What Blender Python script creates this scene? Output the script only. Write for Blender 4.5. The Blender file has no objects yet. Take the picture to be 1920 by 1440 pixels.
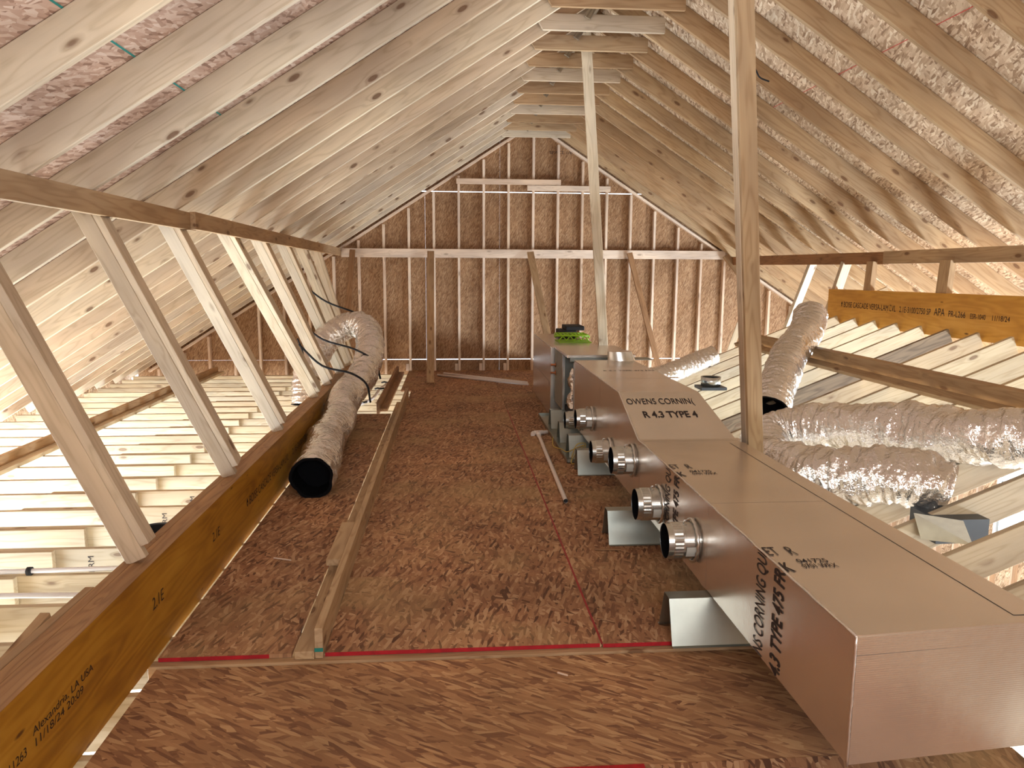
import bpy, bmesh, math, random
from mathutils import Vector, Matrix
from math import sin, cos, pi, radians
random.seed(7)
S = bpy.context.scene
C = S.collection

# ---------------------------------------------------------------- camera
def n3(v): return Vector(v).normalized()
F, CX, CY, CAMH = 1430.0, 960.0, 720.0, 1.66
yc = n3((845-CX, 507-CY, F))
p2 = n3((845-CX+1000, 507-CY+1000*math.tan(radians(.3)), F))
zc = yc.cross(p2).normalized()
if zc.y > 0: zc = -zc
xc = yc.cross(zc)
R = Matrix((xc, yc, zc))                      # camera (x right, y down, z forward) -> world
cd = bpy.data.cameras.new('camera'); cam = bpy.data.objects.new('camera', cd); C.objects.link(cam)
cd.sensor_width = 36; cd.lens = F/1920*36; cd.clip_start = .05; cd.clip_end = 200
cam.matrix_world = Matrix(((R[0][0], -R[0][1], -R[0][2], 0), (R[1][0], -R[1][1], -R[1][2], 0), (R[2][0], -R[2][1], -R[2][2], CAMH), (0, 0, 0, 1)))
S.camera = cam

# ---------------------------------------------------------------- light
W = bpy.data.worlds.new('world'); S.world = W; W.use_nodes = True
bg = W.node_tree.nodes['Background']; bg.inputs[0].default_value = (.80, .90, 1, 1); bg.inputs[1].default_value = 4.0
def area(name, loc, rot, sx, sy, power, col):
    l = bpy.data.lights.new(name, 'AREA'); l.shape = 'RECTANGLE'; l.size = sx; l.size_y = sy; l.energy = power; l.color = col
    o = bpy.data.objects.new(name, l); C.objects.link(o); o.location = loc
    o.rotation_euler = rot; return o
def look(v):
    z = -Vector(v).normalized(); x = Vector((0, 1, 0)) if abs(v[0]) > abs(v[1]) else Vector((1, 0, 0))
    x = (x-z*x.dot(z)).normalized(); y = z.cross(x)
    return Matrix((x, y, z)).transposed().to_euler()
# daylight from windows of the storey below, plus two added fill lamps
area('daylight_left_windows', (-4.95, 7.6, -1.6), look((1, .40, .85)), 9, 1.4, 950, (.70, .85, 1))
area('bounce_fill_left', (-4.95, 8.6, -2.0), look((1, 0, -.8)), 8, 1.0, 800, (.78, .89, 1))  # added lamp aimed down at the subfloor to bounce soft light upward
area('daylight_front_left_windows', (-2.9, -2.7, -1.5), look((0, 1, .55)), 3.6, 1.6, 300, (.74, .87, 1))
for y_ in (2.8, 5.8, 9.4):                                         # one in each window opening of the right lower wall
    area('daylight_right_window', (7.64, y_, -1.575), look((-1, -.1, .35)), 1.05, 1.05, 500, (.76, .88, 1))
area('back_fill', (.8, -2.7, 2.5), look((.08, 1, .08)), 4.0, 1.4, 190, (.90, .95, 1))  # added fill lamp inside the closed gable behind the camera
S.view_settings.view_transform = 'Standard'; S.view_settings.look = 'None'; S.view_settings.gamma = 1
S.view_settings.use_curve_mapping = False
S.view_settings.exposure = 0.45
S.cycles.use_denoising = True
S.cycles.max_bounces = 8; S.cycles.diffuse_bounces = 5; S.cycles.glossy_bounces = 4
S.cycles.caustics_reflective = False; S.cycles.caustics_refractive = False
S.cycles.sample_clamp_indirect = 6

# ---------------------------------------------------------------- materials
class NT:
    def __init__(s, name):
        s.m = bpy.data.materials.new(name); s.m.use_nodes = True
        s.t = s.m.node_tree; s.b = s.t.nodes['Principled BSDF']
    def n(s, typ, **kw):
        o = s.t.nodes.new(typ)
        for k, v in kw.items():
            if k.startswith('i_'):
                key = k[2:]; key = int(key) if key.isdigit() else key
                o.inputs[key].default_value = v
            else: setattr(o, k, v)
        return o
    def l(s, a, b): s.t.links.new(a, b)
    def ramp(s, fac, stops, interp='LINEAR'):
        r = s.n('ShaderNodeValToRGB'); r.color_ramp.interpolation = interp
        e = r.color_ramp.elements
        while len(e) < len(stops): e.new(.5)
        for i, (p, c) in enumerate(stops):
            e[i].position = p; e[i].color = (*c, 1) if len(c) == 3 else c
        s.l(fac, r.inputs[0]); return r.outputs[0]
    def mix(s, fac, a, b, mode='MIX'):
        m = s.n('ShaderNodeMix', data_type='RGBA', blend_type=mode)
        for v, i in ((fac, 0), (a, 6), (b, 7)):
            if hasattr(v, 'is_linked') or isinstance(v, bpy.types.NodeSocket): s.l(v, m.inputs[i])
            else: m.inputs[i].default_value = v if i == 0 else (*v, 1)
        return m.outputs[2]
    def math(s, op, a, b=None, c=None):
        m = s.n('ShaderNodeMath', operation=op)
        for i, v in enumerate((a, b, c)):
            if v is None: continue
            if isinstance(v, bpy.types.NodeSocket): s.l(v, m.inputs[i])
            else: m.inputs[i].default_value = v
        return m.outputs[0]
    def vmath(s, op, a, b):
        m = s.n('ShaderNodeVectorMath', operation=op)
        for i, v in enumerate((a, b)):
            if isinstance(v, bpy.types.NodeSocket): s.l(v, m.inputs[i])
            else: m.inputs[i].default_value = v
        return m.outputs[0]
    def bump(s, h, strength=.2, dist=.002):
        b = s.n('ShaderNodeBump', i_Strength=strength, i_Distance=dist)
        s.l(h, b.inputs['Height']); s.l(b.outputs[0], s.b.inputs['Normal'])

def wood(name, a, b, c, knots=1.0, rough=.6, tint=None):
    m = NT(name)
    tc = m.n('ShaderNodeTexCoord'); oi = m.n('ShaderNodeObjectInfo')
    off = m.n('ShaderNodeCombineXYZ')
    m.l(m.math('MULTIPLY', oi.outputs['Random'], 37.0), off.inputs[0]); m.l(m.math('MULTIPLY', oi.outputs['Random'], 91.0), off.inputs[1]); m.l(m.math('MULTIPLY', oi.outputs['Random'], 53.0), off.inputs[2])
    p = m.vmath('ADD', tc.outputs['Object'], off.outputs[0])
    # knots: bumps in a stretched cell field, bending the grain round them
    vo = m.n('ShaderNodeTexVoronoi', voronoi_dimensions='3D', feature='F1', i_Scale=1.0, i_Randomness=1.0)
    m.l(m.vmath('MULTIPLY', p, (2.9, 7.5, 7.5)), vo.inputs['Vector'])
    kd = vo.outputs['Distance']
    bend = m.math('POWER', m.math('SUBTRACT', 1.0, m.math('MINIMUM', m.math('MULTIPLY', kd, 3.0), 1.0)), 2.0)
    n1 = m.n('ShaderNodeTexNoise', i_Scale=1.0, i_Detail=2.0)
    m.l(m.vmath('MULTIPLY', p, (.9, 9, 9)), n1.inputs['Vector'])
    gx = m.n('ShaderNodeTexNoise', i_Scale=1.0, i_Detail=3.0, i_Roughness=.65)
    m.l(m.vmath('MULTIPLY', p, (2.0, 110, 110)), gx.inputs['Vector'])
    rings = m.math('SINE', m.math('MULTIPLY', m.math('ADD', n1.outputs[0], m.math('MULTIPLY', bend, .25)), 55.0))
    rings = m.math('MULTIPLY_ADD', rings, .5, .5)
    rings = m.math('POWER', rings, 2.5)
    g = m.math('ADD', m.math('MULTIPLY', rings, .38), m.math('MULTIPLY', gx.outputs[0], .5))
    col = m.ramp(g, [(.1, a), (.48, b), (.9, c)])
    n2 = m.n('ShaderNodeTexNoise', i_Scale=1.0, i_Detail=3.0)
    m.l(m.vmath('MULTIPLY', p, (1.2, 5, 5)), n2.inputs['Vector'])
    blot = m.ramp(n2.outputs[0], [(.35, (.82, .80, .78)), (.65, (1.08, 1.06, 1.0))])
    col = m.mix(1.0, col, blot, 'MULTIPLY')
    wn = m.n('ShaderNodeTexWhiteNoise', noise_dimensions='1D'); m.l(oi.outputs['Random'], wn.inputs['W'])
    var = m.ramp(wn.outputs['Value'], [(0, (.80, .74, .68)), (.25, (.98, .90, .82)), (.5, (1.0, 1.0, 1.0)), (.8, (1.06, 1.04, .98)), (1, (.92, .84, .76))])
    col = m.mix(1.0, col, var, 'MULTIPLY')
    ed = m.ramp(kd, [(0, (1, 1, 1)), (.095, (1, 1, 1)), (.125, (.35, .35, .35)), (.19, (0, 0, 0))])
    kf = m.math('MULTIPLY', ed, .8*knots)
    col = m.mix(kf, col, (.13, .055, .022))
    m.l(col, m.b.inputs['Base Color']); m.b.inputs['Roughness'].default_value = rough
    m.b.inputs['Specular IOR Level'].default_value = .3
    m.bump(gx.outputs[0], .25, .0015)
    return m.m

def osb(name, cols, scale=1.0, stretch=4.0, rot=0.0, bumpk=.3, rough=.65, dust=None, spread=.9, mottle=(.72, 1.12)):
    m = NT(name)
    tc = m.n('ShaderNodeTexCoord'); oi = m.n('ShaderNodeObjectInfo')
    off = m.n('ShaderNodeCombineXYZ')
    m.l(m.math('MULTIPLY', oi.outputs['Random'], 37.0), off.inputs[0]); m.l(m.math('MULTIPLY', oi.outputs['Random'], 51.0), off.inputs[1])
    p0 = m.vmath('ADD', tc.outputs['Object'], off.outputs[0])
    wn = m.n('ShaderNodeTexNoise', i_Scale=9.0*scale, i_Detail=2.0); m.l(p0, wn.inputs['Vector'])
    p = m.vmath('ADD', p0, m.vmath('MULTIPLY', m.vmath('SUBTRACT', wn.outputs['Color'], (.5, .5, .5)), (.008/scale, .008/scale, 0)))
    val = None; 
    for k in range(5):
        ang = rot + (k-2)*spread*.5 + (k % 2)*.22
        r = m.n('ShaderNodeMapping', vector_type='POINT'); m.l(p, r.inputs['Vector'])
        r.inputs['Rotation'].default_value = (0, 0, ang); r.inputs['Location'].default_value = (k*3.7, k*1.9, 0)
        sc = (9.5+k*2.2)*scale
        v = m.n('ShaderNodeTexVoronoi', voronoi_dimensions='2D', feature='F1', i_Scale=1.0, i_Randomness=1.0)
        m.l(m.vmath('MULTIPLY', r.outputs[0], (sc, sc*stretch, 1)), v.inputs['Vector'])
        sp = m.n('ShaderNodeSeparateColor'); m.l(v.outputs['Color'], sp.inputs[0])
        fib = m.n('ShaderNodeTexNoise', i_Scale=1.0, i_Detail=2.0); m.l(m.vmath('MULTIPLY', r.outputs[0], (14*scale, 260*scale, 1)), fib.inputs['Vector'])
        vv = m.math('ADD', sp.outputs[0], m.math('MULTIPLY', m.math('SUBTRACT', fib.outputs[0], .5), .35))
        if val is None: val = vv
        else:
            mask = m.math('GREATER_THAN', sp.outputs[1], .52)
            mx = m.n('ShaderNodeMix', data_type='FLOAT'); m.l(mask, mx.inputs[0]); m.l(val, mx.inputs[2]); m.l(vv, mx.inputs[3]); val = mx.outputs[0]
    st = [(i/(len(cols)-1), c) for i, c in enumerate(cols)]
    col = m.ramp(val, st)
    n2 = m.n('ShaderNodeTexNoise', i_Scale=1.6, i_Detail=3.0); m.l(p0, n2.inputs['Vector'])
    a, b = mottle
    col = m.mix(1.0, col, m.ramp(n2.outputs[0], [(.3, (a, a, a)), (.7, (b, b, b))]), 'MULTIPLY')
    if dust:
        n3_ = m.n('ShaderNodeTexNoise', i_Scale=1.1, i_Detail=4.0, i_Roughness=.6); m.l(m.vmath('ADD', p0, (5, 9, 0)), n3_.inputs['Vector'])
        f = m.ramp(n3_.outputs[0], [(.5, (0, 0, 0)), (.72, (.75, .75, .75))])
        col = m.mix(f, col, dust)
    m.l(col, m.b.inputs['Base Color']); m.b.inputs['Roughness'].default_value = rough
    m.b.inputs['Specular IOR Level'].default_value = .3
    m.bump(val, bumpk, .004)
    return m.m

def lvlmat(name, a, b, c):
    m = NT(name); tc = m.n('ShaderNodeTexCoord')
    p = tc.outputs['Object']
    n1 = m.n('ShaderNodeTexNoise', i_Scale=1.0, i_Detail=4.0, i_Roughness=.6); m.l(m.vmath('MULTIPLY', p, (1.1, 5, 5)), n1.inputs['Vector'])
    n2 = m.n('ShaderNodeTexNoise', i_Scale=1.0, i_Detail=2.0); m.l(m.vmath('MULTIPLY', p, (.8, 7, 7)), n2.inputs['Vector'])
    r = m.math('MULTIPLY_ADD', m.math('SINE', m.math('MULTIPLY', n2.outputs[0], 60.0)), .5, .5)
    col = m.ramp(m.math('ADD', m.math('MULTIPLY', n1.outputs[0], .85), m.math('MULTIPLY', r, .12)), [(.3, a), (.5, b), (.75, c)])
    v = m.n('ShaderNodeTexVoronoi', i_Scale=1.0); m.l(m.vmath('MULTIPLY', p, (2.5, 9, 9)), v.inputs['Vector'])
    sp = m.ramp(v.outputs['Distance'], [(0, (1, 1, 1)), (.05, (.8, .8, .8)), (.09, (0, 0, 0))])
    col = m.mix(sp, col, (.07, .02, .006))
    m.l(col, m.b.inputs['Base Color']); m.b.inputs['Roughness'].default_value = .5; m.b.inputs['Specular IOR Level'].default_value = .3
    return m.m

def plain(name, col, rough=.5, metal=0.0, noise=0.0, nscale=30, bumpk=0.0, coat=None):
    m = NT(name); m.b.inputs['Roughness'].default_value = rough; m.b.inputs['Metallic'].default_value = metal
    tc = m.n('ShaderNodeTexCoord')
    n1 = m.n('ShaderNodeTexNoise', i_Scale=nscale, i_Detail=3.0); m.l(tc.outputs['Object'], n1.inputs['Vector'])
    k = noise
    c = m.ramp(n1.outputs[0], [(.3, tuple(x*(1-k) for x in col)), (.7, tuple(min(1, x*(1+k)) for x in col))])
    m.l(c, m.b.inputs['Base Color'])
    if bumpk: m.bump(n1.outputs[0], bumpk, .003)
    return m.m

def foilmat(name, col, rough, wr=.0, scrim=True, wrscale=8):
    """foil facing: metal with a fine scrim grid and soft waves"""
    m = NT(name); m.b.inputs['Metallic'].default_value = .88; m.b.inputs['Roughness'].default_value = rough
    tc = m.n('ShaderNodeTexCoord'); p = tc.outputs['Object']
    n1 = m.n('ShaderNodeTexNoise', i_Scale=wrscale, i_Detail=3.0, i_Roughness=.55); m.l(p, n1.inputs['Vector'])
    h = m.math('MULTIPLY', n1.outputs[0], wr)
    if scrim:
        sep = m.n('ShaderNodeSeparateXYZ'); m.l(p, sep.inputs[0])
        for a in (1, 2):
            h = m.math('ADD', h, m.math('MULTIPLY', m.math('SINE', m.math('MULTIPLY', sep.outputs[a], 900.0)), .005))
    n2 = m.n('ShaderNodeTexNoise', i_Scale=2.5, i_Detail=2.0); m.l(p, n2.inputs['Vector'])
    c = m.ramp(n2.outputs[0], [(.3, tuple(x*.93 for x in col)), (.7, tuple(min(1, x*1.05) for x in col))])
    m.l(c, m.b.inputs['Base Color'])
    m.bump(h, 1.0, .01)
    return m.m

M = {}
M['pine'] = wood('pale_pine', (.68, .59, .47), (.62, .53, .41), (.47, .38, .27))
M['joist'] = wood('joist_pine', (.60, .52, .39), (.54, .46, .33), (.41, .31, .20), .9)
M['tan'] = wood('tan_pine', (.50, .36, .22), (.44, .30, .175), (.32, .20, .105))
M['stud'] = wood('stud_pine', (.80, .66, .55), (.74, .60, .49), (.60, .46, .35), .6)
M['brown'] = wood('brown_board', (.36, .20, .10), (.29, .155, .075), (.20, .10, .045), .8)
M['weathered'] = wood('weathered_pine', (.30, .24, .17), (.20, .16, .115), (.12, .09, .06), .6)
M['osb_deck'] = osb('osb_deck', [(.12, .05, .026), (.28, .128, .062), (.37, .18, .088), (.43, .225, .11), (.58, .36, .20)], .8, 4.8, .6, .25, dust=(.46, .30, .14), spread=1.25)
M['osb_near'] = osb('osb_deck_near', [(.20, .09, .045), (.31, .15, .07), (.38, .195, .088), (.44, .235, .11), (.55, .33, .16)], .68, 5.5, .0, .3, spread=.62)
M['osb_wall'] = osb('osb_wall', [(.20, .10, .045), (.28, .15, .072), (.33, .18, .088), (.38, .22, .11), (.46, .29, .16)], 1.15, 5.0, 1.45, .08, spread=.6, mottle=(.88, 1.08))
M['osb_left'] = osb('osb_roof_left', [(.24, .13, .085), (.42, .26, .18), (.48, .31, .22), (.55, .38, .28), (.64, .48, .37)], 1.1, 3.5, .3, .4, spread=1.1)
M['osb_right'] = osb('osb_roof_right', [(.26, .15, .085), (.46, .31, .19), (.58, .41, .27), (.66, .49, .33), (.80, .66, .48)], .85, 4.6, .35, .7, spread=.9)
M['lvl'] = lvlmat('laminated_beam_face', (.26, .105, .009), (.40, .185, .015), (.52, .27, .03))
M['lvl_gold'] = lvlmat('laminated_beam_gold', (.48, .22, .035), (.60, .30, .05), (.70, .38, .08))
M['lvl_edge'] = wood('laminated_beam_edge', (.42, .26, .13), (.35, .20, .10), (.22, .12, .055), .2)
M['red'] = plain('red_edge_paint', (.36, .004, .010), .7, noise=.2)
M['redline'] = plain('red_line', (.30, .02, .02), .6)
M['dark'] = plain('dark_gap', (.02, .015, .012), .8)
M['foil'] = foilmat('duct_board_foil', (.80, .73, .655), .27, .22)
M['foiltape'] = foilmat('foil_tape', (.90, .86, .82), .28, .3, False, 30)
M['flex'] = foilmat('flex_duct_foil', (.84, .80, .75), .17, 1.3, False, 34)
M['galv'] = plain('galvanised_steel', (.62, .63, .60), .27, .95, .12, 14)
M['saddle'] = plain('grey_sheet_metal', (.40, .42, .37), .36, .92, .08, 8)
M['cabinet'] = plain('grey_green_cabinet', (.26, .28, .25), .45, .4, .05, 8)
M['black'] = plain('black_plastic', (.012, .012, .014), .8)
M['liner_shade'] = plain('black_liner_shade', (.006, .006, .007), .95); M['liner_shade'].node_tree.nodes['Principled BSDF'].inputs['Specular IOR Level'].default_value = .05
M['ink'] = plain('black_ink', (.022, .010, .008), .7)
M['pvc'] = plain('pvc', (.78, .70, .64), .4, noise=.03)
M['pex'] = plain('pex_tube', (.80, .80, .82), .35)
M['lime'] = plain('lime_plastic', (.34, .62, .02), .45)
M['green'] = plain('green_bag', (.03, .20, .08), .55, noise=.2)
M['yellow'] = plain('yellow_string', (.62, .46, .10), .8)
M['chalkg'] = plain('green_chalk', (.02, .20, .16), .9)
M['chalkr'] = plain('red_chalk', (.55, .07, .05), .9)
M['copper'] = plain('copper', (.50, .20, .09), .35, .8)
M['window'] = plain('window_frame', (.80, .86, .90), .4)
M['label'] = plain('paper_label', (.62, .60, .52), .6)
M['concrete'] = plain('subfloor', (.66, .60, .50), .8, noise=.15)
M['boot'] = plain('dark_boot', (.10, .11, .12), .5, .5)
g_ = NT('glass'); g_.b.inputs['Transmission Weight'].default_value = 1; g_.b.inputs['Roughness'].default_value = 0; g_.b.inputs['IOR'].default_value = 1.02
M['glass'] = g_.m

# ---------------------------------------------------------------- helpers
def setp(o, label=None, cat=None, group=None, kind=None):
    if label: o['label'] = label
    if cat: o['category'] = cat
    if group: o['group'] = group
    if kind: o['kind'] = kind
    return o
def link(name, me, mat, parent=None):
    o = bpy.data.objects.new(name, me); C.objects.link(o)
    for mm in (mat if isinstance(mat, (list, tuple)) else [mat]): me.materials.append(M[mm])
    if parent is not None: o.parent = parent
    return o
def empty(name, loc):
    o = bpy.data.objects.new(name, None); C.objects.link(o); o.location = loc; o.empty_display_size = .1; return o
def kidfix(o, parent):
    """parent keeping the world place (parents are only moved, never turned)"""
    o.parent = parent; o.matrix_parent_inverse = Matrix.Translation(-parent.location)
def from_bm(name, bm, mat, parent=None, smooth=False):
    me = bpy.data.meshes.new(name); bm.normal_update(); bm.to_mesh(me); bm.free()
    if smooth:
        for p in me.polygons: p.use_smooth = True
    o = link(name, me, mat)
    if parent is not None: kidfix(o, parent)
    return o
def bm_box(bm, x0, x1, y0, y1, z0, z1, mi=0):
    v = [bm.verts.new((x, y, z)) for x in (x0, x1) for y in (y0, y1) for z in (z0, z1)]
    fs = []
    for q in ((0, 1, 3, 2), (4, 6, 7, 5), (0, 4, 5, 1), (2, 3, 7, 6), (0, 2, 6, 4), (1, 5, 7, 3)):
        f = bm.faces.new([v[i] for i in q]); f.material_index = mi; fs.append(f)
    return v
def board(name, p0, p1, w, t, mat, up=(0, 0, 1), parent=None, cut0=None, cut1=None, bev=.0025):
    """lumber from p0 to p1 (centre line); w along `up`, t sideways; local X is the grain"""
    p0 = Vector(p0); p1 = Vector(p1); d = (p1-p0); L = d.length; d.normalize()
    u = Vector(up); u = (u-d*u.dot(d)).normalized(); s = u.cross(d)
    bm = bmesh.new(); bm_box(bm, 0, L, -t/2, t/2, -w/2, w/2)
    for v in bm.verts:                       # sloped end cuts: shift of the end along the length per metre of height
        if cut0 and v.co.x == 0: v.co.x += cut0*v.co.z
        elif cut1 and v.co.x == L: v.co.x += cut1*v.co.z
    if bev: bmesh.ops.bevel(bm, geom=list(bm.edges), offset=bev, segments=1, affect='EDGES')
    bmesh.ops.recalc_face_normals(bm, faces=bm.faces)
    me = bpy.data.meshes.new(name); bm.to_mesh(me); bm.free()
    o = link(name, me, mat)
    o.matrix_world = Matrix(((d.x, s.x, u.x, p0.x), (d.y, s.y, u.y, p0.y), (d.z, s.z, u.z, p0.z), (0, 0, 0, 1)))
    if parent is not None:
        mw = o.matrix_world.copy(); o.parent = parent
        o.matrix_parent_inverse = Matrix.Translation(-parent.location); o.matrix_basis = mw
    return o
def panel(name, pts, th, mat, origin, ux, uy, parent=None):
    """sheet: polygon pts in the local plane, thickness th along -normal"""
    ux = Vector(ux).normalized(); uy = Vector(uy).normalized(); nz = ux.cross(uy)
    bm = bmesh.new()
    a = [bm.verts.new((x, y, 0)) for x, y in pts]; b = [bm.verts.new((x, y, -th)) for x, y in pts]
    bm.faces.new(a); bm.faces.new(b[::-1])
    n = len(pts)
    for i in range(n): bm.faces.new((a[i], b[i], b[(i+1) % n], a[(i+1) % n]))
    bmesh.ops.recalc_face_normals(bm, faces=bm.faces)
    me = bpy.data.meshes.new(name); bm.to_mesh(me); bm.free()
    o = link(name, me, mat)
    mw = Matrix(((ux.x, uy.x, nz.x, origin[0]), (ux.y, uy.y, nz.y, origin[1]), (ux.z, uy.z, nz.z, origin[2]), (0, 0, 0, 1)))
    o.matrix_world = mw
    if parent is not None:
        o.parent = parent; o.matrix_parent_inverse = Matrix.Translation(-parent.location); o.matrix_basis = mw
    return o
def catmull(pts, n=10):
    P = [Vector(p) for p in pts]; P = [P[0]*2-P[1]]+P+[P[-1]*2-P[-2]]; out = []
    for i in range(1, len(P)-2):
        for k in range(n):
            t = k/n; a, b, c, d = P[i-1:i+3]
            out.append(.5*((2*b)+(-a+c)*t+(2*a-5*b+4*c-d)*t*t+(-a+3*b-3*c+d)*t*t*t))
    out.append(P[-2]); return out
def tube(bm, pts, r, seg=12, caps=True, rf=None, mi=0, samples=1):
    """sweep; rf(s, ang, k) gives a radius factor"""
    pts = [Vector(p) for p in pts]
    rings = []; prev = None; s = 0
    for i, p in enumerate(pts):
        d = (pts[min(i+1, len(pts)-1)]-pts[max(i-1, 0)]).normalized()
        if prev is None:
            a = Vector((0, 0, 1)) if abs(d.z) < .9 else Vector((1, 0, 0)); u = (a-d*a.dot(d)).normalized()
        else: u = (prev-d*prev.dot(d)).normalized()
        prev = u; w = d.cross(u)
        if i: s += (p-pts[i-1]).length
        ring = []
        for k in range(seg):
            an = 2*pi*k/seg; f = rf(s, an, i/(len(pts)-1)) if rf else 1
            ring.append(bm.verts.new(p+(u*cos(an)+w*sin(an))*r*f))
        rings.append(ring)
    for a, b in zip(rings, rings[1:]):
        for k in range(seg):
            f = bm.faces.new((a[k], a[(k+1) % seg], b[(k+1) % seg], b[k])); f.material_index = mi; f.smooth = True
    if caps:
        for q in (rings[0][::-1], rings[-1]):
            f = bm.faces.new(q); f.material_index = mi
    return rings
def textobj(name, body, mat_, o, ux, uy, h, parent, sx=1.0, ext=.0, spacing=1.0, width=None, bold=0.0):
    """lettering printed on a face: origin o (lower left), ux reading direction, uy letter-up, h cap height"""
    cu = bpy.data.curves.new(name, 'FONT'); cu.body = body; cu.size = 1.0; cu.space_character = spacing; cu.offset = bold
    t = bpy.data.objects.new('tmp', cu); C.objects.link(t)
    bpy.context.view_layer.update()
    me = bpy.data.meshes.new_from_object(t); C.objects.unlink(t); bpy.data.objects.remove(t)
    w = max(v.co.x for v in me.vertices)
    k = h/.70; kx = (width/w) if width else k*sx
    ux = Vector(ux).normalized(); uy = Vector(uy).normalized(); nz = ux.cross(uy)
    for v in me.vertices:
        v.co = Vector((v.co.x*kx, v.co.y*k, 0))
    mo = bpy.data.objects.new(name, me); C.objects.link(mo); me.materials.clear(); me.materials.append(M[mat_])
    mw = Matrix(((ux.x, uy.x, nz.x, o[0]), (ux.y, uy.y, nz.y, o[1]), (ux.z, uy.z, nz.z, o[2]), (0, 0, 0, 1)))
    if parent is not None:
        mo.parent = parent; mo.matrix_parent_inverse = parent.matrix_world.inverted() if parent.type == 'MESH' else Matrix.Translation(-parent.location)
    mo.matrix_basis = mw
    return mo

ORD = ['', 'first', 'second', 'third', 'fourth', 'fifth', 'sixth', 'seventh', 'eighth', 'ninth', 'tenth', 'eleventh', 'twelfth', 'thirteenth', 'fourteenth', 'fifteenth', 'sixteenth', 'seventeenth', 'eighteenth', 'nineteenth', 'twentieth', 'twenty-first', 'twenty-second', 'twenty-third', 'twenty-fourth', 'twenty-fifth', 'twenty-sixth', 'twenty-seventh', 'twenty-eighth', 'twenty-ninth', 'thirtieth', 'thirty-first', 'thirty-second']

# ---------------------------------------------------------------- roof
RX, APEX, SL = 1.35, 4.06, .64
YW = 12.70                                   # inner face of the gable studs
cA = 1/math.sqrt(1+SL*SL)                    # cos of the roof angle
def uz(x): return APEX-SL*abs(x-RX)          # underside of the rafters
RD = .155
ceil_ = setp(empty('ceiling', (RX, 5, 4.3)), 'raw strand board sheathing on both slopes of the attic roof', 'ceiling', kind='structure')
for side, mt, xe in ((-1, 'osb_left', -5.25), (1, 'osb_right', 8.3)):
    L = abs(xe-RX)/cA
    ux = Vector((side*cA, 0, -side*abs(SL)*cA*side)).normalized() if False else Vector((side*cA, 0, -SL*cA))
    o0 = Vector((RX, 0, APEX+RD/cA))
    seam = 0
    # sheets are 1.22 m wide up the slope, 2.44 m long along the ridge
    uy = Vector((0, -side, 0))               # keeps the face normal pointing down into the attic
    w_ = 1.22; k = 0; a = 0.0
    while a < L:
        b = min(a+w_-.0005, L)
        y0 = -2.9-(k % 2)*1.22; 
        while y0 < YW+.1:
            y1 = min(y0+2.4395, YW+.12); ya = max(y0, -2.9)
            if y1 > ya:
                if side == -1: pts = [(a, ya), (b, ya), (b, y1), (a, y1)]; pts = [(p, q) for p, q in pts]
                else: pts = [(a, -y1), (b, -y1), (b, -ya), (a, -ya)]
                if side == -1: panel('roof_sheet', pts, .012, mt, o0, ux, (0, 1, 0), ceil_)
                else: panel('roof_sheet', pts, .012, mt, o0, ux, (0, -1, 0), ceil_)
            y0 += 2.44
        a += w_; k += 1
# chalk lines snapped across the sheathing
def roofpt(x, y, off): return Vector((x, y, uz(x)+off))
for side, x, mt in ((-1, -1.313, 'chalkg'), (1, 3.01, 'chalkr')):
    bm = bmesh.new(); z = uz(x)+RD/cA-.0012
    d = Vector((side*cA, 0, -SL*cA))*(.0045 if side < 0 else .003)
    c0, c1 = Vector((x, 1.0, z)), Vector((x, 7.6, z))
    nrm = Vector((-side*SL*cA, 0, -cA))*.001
    vs = [bm.verts.new(q+nrm) for q in (c0-d, c0+d, c1+d, c1-d)]; bm.faces.new(vs)
    from_bm('chalk_line', bm, mt, ceil_)

# roofing nails that missed the rafters
rn_ = random.Random(12)
for i in range(60):
    side = -1 if i < 34 else 1
    y = 12.55-.605*rn_.randint(8, 15)+(.06 if side < 0 else .15)+rn_.uniform(0, .03)
    x = RX+side*rn_.uniform(1.2, 3.4); bm = bmesh.new(); z = uz(x)+RD/cA
    nn = Vector((-side*SL*cA, 0, -cA))
    a_ = Vector((x, y, z)); tube(bm, [a_, a_+nn*.028+Vector((rn_.uniform(-.004, .004), rn_.uniform(-.004, .004), 0))], .0022, 5)
    from_bm('nail', bm, 'dark', ceil_)
YR = [12.55-.605*k for k in range(0, 21)]    # rafters at 24 in centres, from the gable towards the camera
for k, y in enumerate(YR):
    for side in (-1, 1):
        y = YR[k]+(.02 if side < 0 else .11)
        xe = -5.15 if side < 0 else 8.1
        xr = RX+side*.019
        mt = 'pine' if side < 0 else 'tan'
        off = (RD/2)/cA
        rd = RD-.002
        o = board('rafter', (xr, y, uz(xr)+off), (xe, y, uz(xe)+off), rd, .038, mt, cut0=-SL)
        nm = 'nearest the gable wall' if k == 0 else ORD[k+1]+' from the gable wall'
        setp(o, f'{"pale" if side<0 else "tan"} pine rafter on the {"left" if side<0 else "right"} roof slope, {nm}', 'rafter', f'rafters of the {"left" if side<0 else "right"} slope')
# collar ties
YT = [y for y in YR if y > 5.0]
for k, y in enumerate(YT):
    z = 3.83; hw = (APEX-3.76)/SL+.10
    yy = y-.038
    o = board('collar_tie', (RX-hw, yy, z), (RX+hw, yy, z), .14, .036, 'tan' if k % 3 else 'pine', cut0=-.6, cut1=.6)
    nm = 'against the gable wall' if k == 0 else ORD[k+1]+' from the gable wall'
    setp(o, f'short tan collar tie under the ridge, {nm}', 'collar tie', 'collar ties under the ridge')
o = board('ridge_board', (RX, -2, APEX+.08), (RX, YW, APEX+.08), .235, .034, 'weathered'); setp(o, 'long grey-brown ridge board at the roof peak', 'ridge board')
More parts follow.
